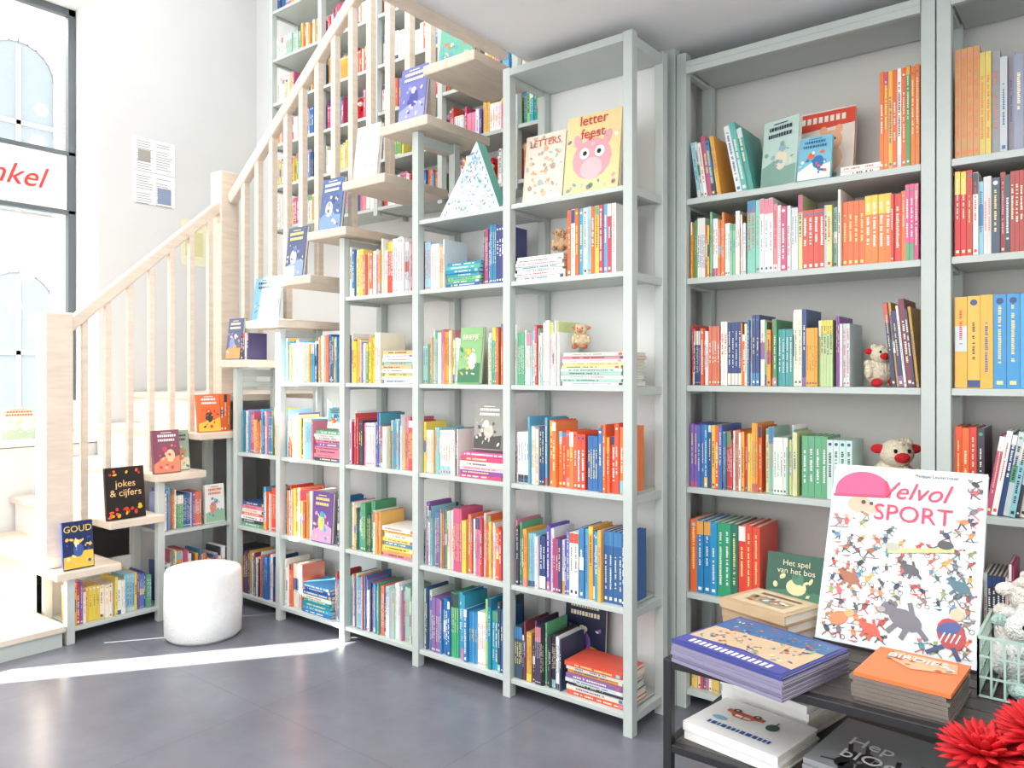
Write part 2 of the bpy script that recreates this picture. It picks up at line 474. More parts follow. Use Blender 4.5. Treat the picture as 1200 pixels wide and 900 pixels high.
def row(x0, x1, yf, z, segs, rz=0, ox=None, name='book_row', depth=.17, hmax=.3):
    W = x1-x0; mb = MB(); x = .003
    for s in segs:
        k = s[0]; w = s[1]*W; xe = min(x+w, W-.003)
        if k == 'g': x = xe; continue
        if k == 'q':
            cols = [soft(hx(c)) for c in s[2].split()]; t = (xe-x)/len(cols)
            dc = None; last = None
            for c in cols:
                if c != last: dc = mkdeco(c); last = c
                book_v(mb, x, U(.012, .018), .0005, t-.001, s[3]*U(.99, 1.01), depth, c, deco=dc); x += t
            continue
        pal = PAL[s[2]]
        if k == 'v':
            h0 = s[3] if len(s) > 3 else .22; tt = s[4] if len(s) > 4 else (.005, .018)
            pure = s[2] == 'fire'
            run = 0; dc = None; hb = h0
            while True:
                if run <= 0:
                    run = random.choice([1, 1, 1, 2, 1, 4]); col = random.choice(pal if (pure or R() < .8) else PAL['mix'])
                    if R() < .45: hb = h0*U(.78, 1.06)
                    h = min(hb*U(.95, 1.03), hmax); t = U(*tt)*(U(.6, 1)); d = U(depth*.8, depth)
                    yo = U(.012, .035); dc = mkdeco(col)
                if x+t > xe: break
                cj = tuple(min(1, max(0, c*U(.97, 1.02))) for c in col)
                book_v(mb, x, yo+U(0, .004), 0.0005, t-.0007, h, d, cj, deco=dc)
                x += t; run -= 1
            x = xe
        if k == 'l':
            h0 = s[3]; a = s[4] if len(s) > 4 else -.2
            tt = s[5] if len(s) > 5 else (.008, .018)
            while True:
                t = U(*tt); h = h0*U(.9, 1.05)
                need = t/math.cos(a)
                off = h*math.sin(-a) if a < 0 else 0
                if x+off+need > xe: break
                xs = x+off if a < 0 else x
                book_v(mb, xs, U(.012, .03), .001+(t*math.sin(a) if a > 0 else 0), t-.0005, h, depth, random.choice(pal), a)
                x += need
            x = xe
        if k == 'h':
            n = s[3]; zz = .0005
            for i in range(n):
                t = U(.009, .02) if len(s) < 5 else s[4]*U(.8, 1.1)
                if zz+t > hmax: break
                jj = U(0, .01)
                book_h(mb, x+jj, xe-U(0, .02), U(.01, .028), zz, t-.0006, depth, random.choice(pal)); zz += t
            x = xe
    if rz == 0: return mb.obj(name, M_BOOK, loc=(x0, yf, z))
    return mb.obj(name, M_BOOK, loc=(ox, x0, z), rot=(0, 0, rz))

# face-out books -----------------------------------------------------------
def cover(mb, w, h, bg, pal, style, y=-.0006):
    pal = [hx(c) if isinstance(c, str) else c for c in pal]
    def rc(): return random.choice(pal)
    if style == 'face':
        mb.ell2(0, h*.42, w*.36, h*.26, y, pal[0]); mb.ell2(0, h*.3, w*.2, h*.14, y-.0004, pal[1])
        for s in (-1, 1):
            mb.ell2(s*w*.14, h*.5, w*.09, w*.09, y-.0008, (1, 1, 1)); mb.ell2(s*w*.13, h*.5, w*.04, w*.04, y-.0012, (.05, .05, .08))
            mb.ell2(s*w*.27, h*.66, w*.07, h*.1, y-.0004, pal[0], rot=-s*.4)
        for i in range(22): mb.ell2(U(-.44, .44)*w, random.choice([U(.04, .18), U(.04, .18), U(.6, .75)])*h, w*U(.02, .05), w*U(.02, .05), y-.0003, rc(), rot=U(0, 3), n=7)
    elif style == 'board':
        mb.poly([(-w*.5, h*.72), (w*.5, h*.78), (w*.5, h*.98), (-w*.5, h*.98)], y, pal[0])
        mb.ell2(w*.12, h*.34, w*.24, h*.2, y-.0004, pal[1]); mb.ell2(w*.2, h*.58, w*.15, h*.14, y-.0008, pal[2])
        for s in (-1, 1): mb.ell2(w*(.2+s*.1), h*.72, w*.05, h*.06, y-.001, pal[2]); mb.ell2(w*(.2+s*.05), h*.6, w*.018, w*.018, y-.0014, (.08, .08, .08))
        for i in range(20): mb.ell2(U(-.44, .44)*w, U(.05, .2)*h, w*U(.02, .06), w*U(.02, .05), y-.0012-.0001*i, rc(), rot=U(0, 3), n=7)
        x = -w*.42
        while x < w*.35: mb.quadf(x, x+w*.05, h*.84, h*.92, y-.001, (.97, .95, .9)); x += w*.075
        mb.quadf(-w*.42, -w*.12, h*.5, h*.53, y-.001, pal[0]); mb.quadf(-w*.42, -w*.18, h*.43, h*.46, y-.001, pal[0])
    elif style == 'scatter':
        for i in range(56):
            mb.ell2(U(-.43, .43)*w, U(.05, .95)*h, U(.02, .07)*w, U(.02, .05)*h, y-.0002*(i % 5), rc(), rot=U(0, 3), n=random.choice([3, 4, 5, 10]))
    elif style == 'scene':
        mb.poly([(-w*.48, h*.02), (w*.48, h*.02), (w*.48, h*U(.25, .4)), (w*.2, h*U(.25, .4)), (0, h*U(.28, .45)), (-w*.48, h*U(.2, .35))], y, pal[0])
        mb.ell2(U(-.15, .15)*w, h*.4, w*.17, h*.15, y-.0004, pal[1]); mb.ell2(U(-.1, .1)*w, h*.56, w*.1, w*.1, y-.0008, pal[2])
        for i in range(18): mb.ell2(U(-.42, .42)*w, U(.08, .65)*h, U(.02, .08)*w, U(.015, .05)*h, y-.0006-.0001*i, rc(), rot=U(0, 3), n=random.choice([4, 6, 9]))
    elif style == 'jokes':
        for i in range(22): mb.ell2(U(-.42, .42)*w, random.choice([U(.04, .25), U(.84, .95)])*h, U(.03, .08)*w, U(.02, .04)*h, y-.0002*(i % 4), rc(), rot=U(0, 3), n=7)
    return contrast(bg)
def face_book(name, loc, w, h, bg, pal, style, rz=0, lean=.12, t=.02, title=None, tcol=None, tsize=None, tz=.78, title2=None, fake=True):
    bg = hx(bg) if isinstance(bg, str) else bg
    mb = MB()
    mb.box(-w/2, w/2, 0, .003, 0, h, bg); mb.box(-w/2, w/2, t-.003, t, 0, h, bg); mb.box(-w/2, -w/2+.003, .003, t-.003, 0, h, bg)
    mb.box(-w/2+.003, w/2-.003, .003, t-.003, .003, h-.003, PG)
    cc = cover(mb, w, h, bg, pal, style)
    if title is None and fake:
        for j, zz in enumerate((h*.84, h*.74)):
            x = -w*.36+U(0, .06)*w
            while x < w*.32:
                L = U(.03, .07)*w
                mb.quadf(x, x+L, zz, zz+h*.055, -.003, cc); x += L+w*.02
        mb.quadf(-w*.2, w*.2, h*.93, h*.945, -.003, cc)
    dz = t*math.sin(lean)
    o = mb.obj(name, M_BOOK, loc=(loc[0], loc[1], loc[2]+dz+.0005), rot=(-lean, 0, rz))
    if title:
        m = cmat(tcol or 'ffffff')
        text(title, tsize or w*.25, (0, -.0035, h*tz), (math.pi/2, 0, 0), m, o)
        if title2: text(title2, tsize or w*.25, (0, -.0035, h*tz-(tsize or w*.25)*.95), (math.pi/2, 0, 0), m, o)
    return o

# --- main run rows -------------------------------------------------------
def bay(i): return XS[i]+P+.003, XS[i+1]-P-.003
YF = Y0+.008
D = {
 (4,4): [('h',.48,'mix',7,.015),('g',.02),('q',.42,'e8642a f4f2ee e8642a 3aa0c0 f4f2ee 6fc0d8 e8642a f4c04a c23a4a 5a9ac8 c23a4a f4f2ee',.262)],
 (4,3): [('v',.42,'pastel',.26,(.005,.014)),('g',.02),('h',.56,'pastel',10,.0135)],
 (4,2): [('v',.32,'blue',.27),('v',.34,'fire',.262,(.022,.032)),('v',.34,'fire',.25,(.018,.028))],
 (4,1): [('v',.3,'mix',.27,(.01,.02)),('v',.3,'purpleblue',.265,(.012,.022)),('v',.4,'blue',.275,(.016,.028))],
 (4,0): [('v',.46,'dark',.24,(.006,.014)),('g',.02),('h',.52,'mix',8,.017)],
 (3,4): [('v',.3,'pastel',.23,(.008,.02)),('h',.42,'bluegreen',7,.016),('v',.28,'purpleblue',.24)],
 (3,3): [('v',.46,'pastel',.235),('g',.30),('v',.24,'greens',.24)],
 (3,2): [('v',.44,'mix',.24),('g',.02),('h',.54,'pink',6,.02)],
 (3,1): [('v',.55,'mix',.27),('v',.45,'warm',.26)],
 (3,0): [('v',1,'bluegreen',.285,(.012,.022))],
 (2,4): [('v',.5,'warm',.25,(.014,.026)),('v',.5,'mix',.27)],
 (2,3): [('v',.5,'yellow',.24),('g',.02),('h',.48,'pastel',9,.018)],
 (2,2): [('v',.5,'pink',.25),('v',.5,'mix',.25)],
 (2,1): [('v',.5,'greens',.24),('g',.02),('h',.47,'mix',8,.018)],
 (2,0): [('v',.55,'blue',.26),('v',.45,'pastel',.25)],
 (1,3): [('v',1,'blue',.25,(.008,.016))],
 (1,2): [('v',.5,'mix',.25),('g',.02),('h',.48,'mix',9,.018)],
 (1,1): [('v',.5,'warm',.25),('g',.37),('v',.12,'purpleblue',.24)],
 (1,0): [('v',.3,'white',.24),('g',.02),('h',.5,'bluegreen',8,.02),('v',.17,'mix',.23)],
 (0,2): [('v',.55,'blue',.24),('v',.4,'mix',.24)],
 (0,1): [('h',.6,'mix',7,.02),('v',.35,'warm',.25)],
 (0,0): [('v',.5,'dark',.24),('v',.5,'blue',.24)],
}
for (i, k), s in D.items():
    xa, xb = bay(i); nxt = LV[k+1] if k < 5 else 2.5
    row(xa, xb, YF, LV[k]+.0005, s, hmax=nxt-LV[k]-.045)
row(YL[0]+P+.003, YL[1]-P-.003, 0, .0805, [('v',.78,'yellow',.21,(.014,.024)),('v',.2,'purpleblue',.18)], rz=math.pi/2, ox=-4.083, hmax=.23)
row(YL[1]+P+.003, YL[2]-P-.003, 0, .0805, [('v',.55,'mix',.26),('v',.45,'warm',.25)], rz=math.pi/2, ox=-4.083, hmax=.3)
row(YL[1]+P+.003, YL[2]-P-.003, 0, .4805, [('v',.60,'blue',.235)], rz=math.pi/2, ox=-4.083, hmax=.255)
# --- tall wall rows
def rrow(n, k, s, hm=None, dep=.2):
    xa, xb = RB[n][0]+.048, RB[n][1]-.048
    nxt = LV[k+1] if k < 5 else 2.5
    row(xa, xb, RY0+.01, LV[k]+.0005, s, hmax=hm or nxt-LV[k]-.04, depth=dep)
rrow(0,5,[('l',.16,'mix',.24,-.14),('l',.17,'teal',.28,-.2,(.02,.03)),('g',.355),('h',.17,'red',2,.016)])
row(RB[0][1]-.048-.13, RB[0][1]-.048, RY0+.01, LV[5]+.0005, [('q',1,'e8742a ec7c30 f0b84a e8642a f4f0e4 e8642a 4a9a5a ec7c30 ec7c30',.34)], hmax=.36, depth=.2)
rrow(0,4,[('v',.1,'mix',.24,(.008,.014)),('v',.18,'whiteor',.25,(.008,.014)),('q',.12,'7fc4b0 7fc4b0 8acdb8 f2efe6 f2efe6 f2efe6',.28),('v',.28,'pastel',.285,(.014,.024)),('v',.26,'orange',.285,(.014,.026)),('q',.05,'e0568a e0568a d84a80',.26)])
rrow(0,3,[('v',.34,'warm',.255),('v',.33,'greens',.27,(.01,.02)),('v',.06,'pink',.25)])
row(RB[0][1]-.048-.12, RB[0][1]-.048, RY0+.01, LV[3]+.0005, [('l',1,'dark',.29,-.1)], hmax=.36, depth=.2)
rrow(0,2,[('q',.16,'7a5ab0 7a5ab0 3f6ab0 3f6ab0 2f8ac0 2f4a8a f0c04a e8642a 3f6ab0',.25),('v',.2,'warm',.25),('v',.16,'pastel',.25),('v',.23,'tealdeep',.25,(.022,.034))])
rrow(0,1,[('q',.34,'e8642a 1f7fb8 1f7fb8 1f8fc8 2a9a6a 2a9a6a 1f6f5a e23a2e e8462f e8462f',.29),('g',.32),('l',.3,'red',.3,-.1,(.02,.04))])
rrow(0,0,[('v',.3,'white',.2,(.008,.014)),('g',.3),('v',.35,'pastel',.22)])
rrow(1,5,[('v',.3,'grey',.38,(.016,.03)),('v',.6,'grey',.36,(.012,.03))])
rrow(1,4,[('q',.06,'d8262c d8262c c23a2e',.28),('v',.64,'dark',.265,(.012,.026)),('v',.28,'white',.26)],)
rrow(1,3,[('q',.30,'f0b040 f2b84a f0b040 3a92cc 3a92cc 4aa2d8 8a8f5a',.3),('v',.66,'greens',.28)])
rrow(1,2,[('q',.1,'e8502a e8642a d83a2e 3a3a48',.28),('l',.7,'mix',.27,.16),('g',.1)])
rrow(1,1,[('v',.9,'mix',.26)])
rrow(1,0,[('v',.9,'mix',.26)])
for k in range(6): rrow(2, k, [('v',.95,'mix',.26)])
def plush(name, loc, s, body, accent, rz=0, ears=True):
    mb = MB()
    mb.ell((0, 0, .42*s), (.40*s, .34*s, .40*s), body)
    mb.ell((0, -.14*s, .92*s), (.30*s, .28*s, .27*s), body)
    mb.ell((0, -.38*s, .86*s), (.14*s, .09*s, .10*s), accent)
    for sx in (-1, 1):
        if ears: mb.ell((sx*.32*s, -.12*s, 1.0*s), (.14*s, .06*s, .09*s), accent)
        mb.ell((sx*.12*s, -.39*s, .98*s), (.035*s, .03*s, .04*s), (.03, .03, .03))
        mb.ell((sx*.36*s, -.16*s, .45*s), (.11*s, .13*s, .22*s), body)
        mb.ell((sx*.24*s, -.42*s, .12*s), (.13*s, .24*s, .12*s), accent)
    for k in range(14):
        a = U(0, 6.28); mb.ell((.3*s*math.cos(a), .26*s*math.sin(a), U(.3, .7)*s), (.12*s, .12*s, .11*s), body, 8, 6)
    for k in range(8):
        a = U(0, 6.28); mb.ell((.2*s*math.cos(a), -.12*s+.16*s*math.sin(a), U(1.05, 1.15)*s), (.1*s, .1*s, .08*s), body, 8, 6)
    return mb.obj(name, M_PLUSH, loc=loc, rot=(0, 0, rz), smooth=True)
for i in range(5):
    for k, z in enumerate(GZ[:-1]):
        pl = random.choice(['mix','white','blue','pink','yellow','greens','bluegreen','pastel'])
        pl2 = random.choice(['mix','warm','blue','pastel','red'])
        toy = (i*7+k*3) % 4 == 1
        sg = [('v',.36,pl,.2,(.012,.03)),('g',.36),('v',.26,pl2,.2,(.012,.03))] if toy else [('v',.5,pl,.2,(.012,.03)),('g',.04),('v',.42,pl2,.2,(.012,.03))]
        row(GX[i]+.022, GX[i+1]-.022, 3.3, z+.0005, sg, hmax=.26, name='gallery_books')
        if toy: plush('plush_toy', (GX[i]+.022+.518*.54, 3.41, z+.0005), .15, hx(random.choice(['d8262c', 'c8c4bc', '4f9a5a', 'd8262c', '8a8a86'])), hx(random.choice(['f0e8d8', 'd8262c'])), .5)

# --- face-out books in the run and on steps
face_book('picture_book', (-1.845, 2.54, 2.05), .2, .29, 'e9dccb', ['e0a880','d8b898','b0a090','ecc8a0','c8c4b8','a8b8b8'], 'scatter', title='LETTERS', tcol='c8602a', tsize=.042, tz=.82)
face_book('picture_book', (-1.60, 2.52, 2.05), .25, .32, 'e6d29a', ['e0a0a8','eabcc0','5a9a72','cf5a4e','f7f0e0','7aa8b0','8a7a9a'], 'face', title='letter', title2='feest', tcol='c83a3a', tsize=.058, tz=.86)
face_book('picture_book', (-2.213, 2.50, 1.30), .13, .25, '86b47a', ['3f7a5a','e8e4c8','f4b84a'], 'scene', title='BRIEFJE', tcol='f4f2d8', tsize=.03)
face_book('picture_book', (-2.13, 2.53, 1.015), .16, .2, '9a9a92', ['4a4a48','c8c0b0','e8e0d0'], 'scene')
face_book('picture_book', (-1.75, 2.71, .08), .2, .33, '2a2f4a', ['e8a03a','8a6ab8','f4f0e0'], 'scene', lean=.06)
face_book('picture_book', (-3.15, 2.53, 1.06), .13, .11, '6fb8c4', ['f4f0e0','e8642a','2a6a9a'], 'scene', lean=.1)
face_book('picture_book', (-3.224, 2.50, .469), .16, .26, '6a4a8e', ['e8a0c8','f4d06a','3ab0c0'], 'scene', lean=.05)
face_book('picture_book', (-.895, 2.985, 2.05), .28, .30, 'f0e4d8', ['e2503a','ecc8a8','f0b890','d89a7a','8ab0b0'], 'board', t=.03, lean=.16, fake=False)
face_book('picture_book', (-.862, 2.872, 2.05), .12, .17, '7fc0d4', ['f4f0e8','3a7ab8','e86a4a'], 'scene', lean=.2)
face_book('picture_book', (-1.0, 2.895, 2.05), .155, .265, 'c4dcd2', ['8aaea0','e8e0c8','9ab8c8'], 'scene', lean=.10, rz=-.3)
face_book('picture_book', (-.93, 2.87, .469), .22, .2, '2a5f4a', ['3f7a5e','e8e0a8','4a8a6a'], 'scene', title='Het spel', title2='van het bos', tcol='f0ecc8', tsize=.03, lean=.2)
q = math.pi/2
face_book('display_book', (-4.06, 1.665, .37), .145, .235, '1d2d5c', ['e8c04a','3a5aa0','f0e0a0'], 'scene', q, title='GOUD', tcol='e8c85a', tsize=.045)
face_book('display_book', (-4.06, 1.90, .585), .2, .27, '1a1614', ['e8642a','f2b02a','c83a2a'], 'jokes', q, title='jokes', title2='& cijfers', tcol='f0c88a', tsize=.05, tz=.62)
face_book('display_book', (-4.06, 2.12, .80), .15, .235, '84485c', ['e88a6a','f4c89a','c84a6a'], 'scene', q)
face_book('display_book', (-4.125, 2.225, .80), .12, .225, '9ab09a', ['e8e0c0','d88a5a','6a8a7a'], 'scene', q)
face_book('display_book', (-4.07, 2.375, 1.01), .14, .215, 'ee6a32', ['f7c04a','3a3a3a','e23a2e'], 'scene', q)
mb = MB()
for k in range(3): book_v(mb, -.0+k*.021, 0, 0, .02, .215, .12, hx('ec7036'))
mb.obj('display_books', M_BOOK, loc=(-4.085, 2.448, 1.011), rot=(0, 0, q))
face_book('picture_book', (-4.1, 2.425, .4805), .12, .22, 'f2f0ea', ['9ac0a0','e8846a','6a8ab8'], 'scene', q, lean=.06)
def ub(i, dx, w, h, bg, pal, style, **k):
    x0, x1, z = tr[i]; return face_book('display_book', (x0+dx, 2.475, z), w, h, bg, pal, style, **k)
ub(0, .10, .15, .24, '5a6488', ['e8a05a','8a9ac8','f0e0d0'], 'scene')
mb = MB()
for k in range(4): book_v(mb, k*.018, 0, 0, .017, .15, .12, random.choice(PAL['dark']))
mb.obj('display_books', M_BOOK, loc=(tr[0][0]+.20, 2.47, tr[0][2]+.001))
ub(1, .13, .23, .24, '7ab0cc', ['d4e4e8','4a80b8','e8c86a','5aa6c8'], 'scatter')
ub(2, .12, .16, .27, '4c5a7c', ['8aa0d0','d8d0c8','6a7aaa'], 'scene')
ub(3, .14, .17, .27, '4a6498', ['7a9ac8','e0d0b0','3a4a7a'], 'scene')
ub(4, .13, .17, .27, 'e8e8e8', ['c8ccd8','d8d4e0','b8c4d0'], 'scene', fake=False)
ub(5, .17, .17, .26, '6f74b4', ['9a9fd8','4a4f9a','c8c0e8'], 'scene')
ub(6, .17, .2, .2, '5fae96', ['f4e0a0','e8745a','5a9ad8'], 'scatter')
CR = hx('e8ddc4'); RD = hx('d0242c')
plush('plush_lamb', (-.655, 2.945, 1.301), .125, CR, RD, .6)
plush('plush_lamb', (-.615, 2.97, .893), .19, CR, RD, .6)
plush('plush_dog', (-1.68, 2.59, 1.445), .085, hx('e0c8a4'), hx('d8785a'), .3)
plush('plush_frog', (-3.36, 2.80, 1.859), .10, hx('8ac08a'), hx('6aa86a'), .4, False)
plush('plush_mouse', (-1.83, 2.66, 1.86), .08, hx('e8c9a0'), hx('c89a6a'), .3)
# triangular activity tent-book
mb = MB()
tri = [(-.18, 0), (.18, 0), (.02, .33)]
f = [(p[0], 0, p[1]) for p in tri]; b = [(p[0], .06, p[1]) for p in tri]
mb.add(f+b, [(0,1,2),(5,4,3),(0,3,4,1),(1,4,5,2),(2,5,3,0)], [hx('dfe9ee'), hx('eef3f6'), hx('8ec8c8'), hx('6fbfb0'), hx('7cc5b8')])
for k in range(200):
    z = U(.014, .29); hw = (.33-z)/.33*.16; x = U(-hw, hw)+.02*z/.33
    mb.ell2(x, z, U(.004, .010), U(.003, .006), -.0006-.0002*(k % 4), random.choice([hx('6aa8cc'), hx('5f8fb8'), hx('9cc8dc'), hx('e2b09a'), hx('7fb8b0'), hx('7a94c0')]), U(0, 3), random.choice([3, 4, 8]))
mb.obj('triangular_book', M_BOOK, loc=(-2.24, 2.535, 2.0505), rot=(-.1, 0, 0))

# ------------------------------------------------------------ pouf
mb = MB()
r = .186; prof = [(r-.02, 0), (r, .02), (r+.004, .17), (r, .33), (r-.006, .343), (r-.03, .352), (r*.5, .357), (.01, .358)]
mb.lathe(prof, (1, 1, 1), 48)
po = mb.obj('pouf', M_POUF, loc=(-3.69, 2.115, 0), smooth=True)

# ------------------------------------------------------------ display table
tx0, tx1, ty0, ty1, tz = -.870, .42, 1.705, 2.29, .65
tb = empty('display_table', (tx0, ty0, 0))
def tp(mb, name, m, bevel=.002):
    o = mb.obj(name, m, bevel=bevel); o.parent = tb; o.matrix_parent_inverse = Matrix.Translation((-tx0, -ty0, 0)); return o
mb = MB(); g = .022
for x in (tx0, tx1-g):
    for y in (ty0, ty1-g): mb.box(x, x+g, y, y+g, 0, tz-.001)
for z in (tz-.022, .424):
    for y in (ty0, ty1-g): mb.box(tx0+g, tx1-g, y, y+g, z, z+.02)
    for x in (tx0, tx1-g): mb.box(x, x+g, ty0+g, ty1-g, z, z+.02)
tp(mb, 'frame', M_BLACK)
mb = MB()
n = 9
for k in range(n):
    ya = ty0+g+(ty1-ty0-2*g)*k/n; mb.box(tx0+g, tx1-g, ya+.003, ya+(ty1-ty0-2*g)/n-.003, tz-.018, tz)
tp(mb, 'slatted_top', M_TTOP, .001)
mb = MB(); mb.box(tx0+g, tx1-g, ty0+g, ty1-g, .432, .445); tp(mb, 'lower_shelf', M_TTOP, .001)

def stack(name, loc, rz, w, d, n, t, sidecol, topcol, deco):
    mb = MB(); z = 0
    for i in range(n):
        jx, jy = U(-.005, .005), U(-.005, .005)
        c = topcol if i == n-1 else sidecol
        mb.box(-w/2+jx, w/2+jx, -d/2+jy, d/2+jy, z, z+.0022, c); mb.box(-w/2+jx, w/2+jx, -d/2+jy, d/2+jy, z+t-.003, z+t-.0006, c)
        mb.box(-w/2+jx+.004, w/2+jx-.003, -d/2+jy+.003, d/2+jy-.003, z+.0022, z+t-.003, PG)
        mb.box(-w/2+jx, w/2+jx, -d/2+jy, -d/2+jy+.003, z+.0022, z+t-.003, c)
        z += t
    save = mb.M.copy()
    mb.M = Matrix.Translation((0, 0, z-.0004)) @ Matrix.Rotation(-math.pi/2, 4, 'X')
    deco(mb, w, d)
    mb.M = save
    return mb.obj(name, M_BOOK, loc=loc, rot=(0, 0, rz)), z
# cover drawings: drawing z runs towards the front (-Y) of the lying book
def deco_blue(mb, w, d):
    mb.quadf(-w*.47, w*.47, -d*.46, -d*.25, -.0006, hx('4a4f9a'))
    mb.poly([(-w*.47, -d*.28), (0, -d*.22), (w*.47, -d*.3), (w*.47, d*.25), (0, d*.3), (-w*.47, d*.2)], -.0008, hx('cdb394'))
    mb.poly([(-w*.47, d*.1), (w*.47, d*.2), (w*.47, d*.46), (-w*.47, d*.46)], -.0010, hx('3f6a9c'))
    for k in range(130): mb.ell2(U(-.44, .44)*w, U(-.24, .43)*d, U(.008, .03)*w, U(.006, .024)*d, -.0014-.0001*(k % 7), random.choice([hx('c8783a'), hx('4f90b0'), hx('ecdcaa'), hx('6f5a8e'), hx('6aa89a'), hx('3a4a7a'), hx('b8505a'), hx('d8c0a0')]), U(0, 3), random.choice([3, 5, 8]))
    x = -w*.38
    while x < w*.35: mb.quadf(x, x+.009, -d*.42, -d*.33, -.0014, hx('e8e4f4')); x += .015
def deco_wood(mb, w, d):
    mb.quadf(-w*.42, w*.42, -d*.4, d*.4, -.0006, hx('d4c0a0')); mb.quadf(-w*.3, w*.3, -d*.25, d*.1, -.001, hx('b09a78'))
    for k in range(24): mb.ell2(U(-.3, .3)*w, U(-.2, .08)*d, .011, .007, -.0014-.0002*(k % 4), random.choice([hx('7a8a6a'), hx('e8e0d0'), hx('9a6a5a'), hx('8a9aa0')]), U(0, 3), 7)
    mb.quadf(-w*.3, w*.3, d*.2, d*.3, -.001, hx('7a5a40'))
def deco_birds(mb, w, d):
    mb.poly([(-w*.3, d*.45), (w*.4, d*.42), (w*.45, d*.12), (0, -d*.02), (-w*.25, d*.15)], -.001, hx('e8b088'))
    for k in range(18): mb.ell2(U(-.38, .4)*w, U(.08, .42)*d, U(.02, .06)*w, U(.02, .04)*d, -.0014-.0002*(k % 4), random.choice([hx('f4f0e8'), hx('c8502a'), hx('8a8f8a'), hx('f4c08a')]), U(0, 3), 8)
def car(mb, cx, cy, s, c, tree=True):
    V = lambda pts: [(p[0], -p[1]) for p in pts]
    mb.poly(V([(cx-s, cy), (cx+s, cy), (cx+s, cy+.3*s), (cx+.6*s, cy+.38*s), (cx+.35*s, cy+.7*s), (cx-.45*s, cy+.7*s), (cx-.7*s, cy+.38*s), (cx-s, cy+.3*s)])[::-1], -.001, c)
    for (a, b, k) in ((-.4, -.02, (1, 1, 1)), (.05, .4, hx('cfe0ea'))): mb.quadf(cx+a*s, cx+b*s, -(cy+.6*s), -(cy+.38*s), -.0014, k)
    for q in (-.55, .55): mb.ell2(cx+q*s, -cy, .2*s, .2*s, -.0018, hx('2a2a2a')); mb.ell2(cx+q*s, -cy, .09*s, .09*s, -.0022, hx('d8d8d8'))
    if tree: mb.quadf(cx+1.56*s, cx+1.64*s, -(cy+.2*s), -(cy-.2*s), -.0014, hx('5a4030')); mb.ell2(cx+1.6*s, -(cy+.5*s), .32*s, .4*s, -.0016, hx('3a5a4a'))
def dtitle(mb, w, y0, c):
    x = -w*.35
    while x < w*.3:
        L = U(.006, .014); mb.quadf(x, x+L, -y0-.016, -y0, -.001, c); x += L+.004
def deco_car1(mb, w, d): car(mb, -w*.14, -d*.2, w*.2, hx('d8602e')); dtitle(mb, w, d*.25, hx('2a5a9a')); mb.ell2(-w*.3, -d*.12, .02, .012, -.001, hx('8ac0dc'))
def deco_car2(mb, w, d): car(mb, -w*.12, -d*.2, w*.22, hx('c9a64a')); mb.ell2(w*.3, -d*.25, .03, .015, -.001, hx('9ac8e0')); dtitle(mb, w, d*.25, hx('3a4a6a'))
def deco_grey(mb, w, d):
    mb.quadf(-w*.48, w*.48, -d*.48, d*.48, -.0006, hx('9a9ea0'))
    for k in range(12):
        cx = U(-.4, .4)*w; cy = U(-.42, -.15)*d
        mb.ell2(cx, cy, .016, .026, -.001, hx('2a2c2e'), n=9); mb.line2(cx, cy, cx+U(-.04, .04), cy+.06, .01, -.0012, hx('323438')); mb.line2(cx, cy, cx+U(-.05, .05), cy+U(-.04, .02), .006, -.0013, hx('2a2c2e'))
stack('stacked_picture_books', (-.668, 1.885-.09, tz+.0005), -.24, .30, .275, 6, .009, hx('8a86a0'), hx('3f478e'), deco_blue)
o, _ = stack('boxed_books', (-.735, 2.085, tz+.0005), -.3, .21, .17, 3, .025, hx('b39878'), hx('bfa684'), deco_wood)
o, _ = stack('stacked_art_books', (-.345, 1.835, tz+.0005), -.05, .185, .2, 7, .0085, hx('7a7068'), hx('ee7a40'), deco_birds)
text('BIRDIES', .036, (0, .045, .062), (0, 0, 0), cmat('f8f4ea'), o)
stack('board_books', (-.695, 2.06, .4455), -.2, .25, .2, 4, .02, hx('eeeeec'), hx('f4f4f2'), deco_car2)
stack('board_books', (-.695, 1.835, .4455), -.15, .25, .2, 2, .022, hx('eeeeec'), hx('f4f4f2'), deco_car1)
o, _ = stack('large_picture_book', (-.40, 1.88, .4455), -.1, .28, .27, 3, .013, hx('9a9c9c'), hx('9a9ea0'), deco_grey)
text('Hep', .06, (-.04, .0, .0405), (0, 0, 0), cmat('f4f4f4'), o); text('blOep', .06, (-.01, -.07, .0405), (0, 0, 0), cmat('f4f4f4'), o)
stack('board_books', (-.09, 1.95, .4455), .1, .25, .22, 4, .02, hx('e0d8cc'), hx('4a8ab0'), deco_car2)

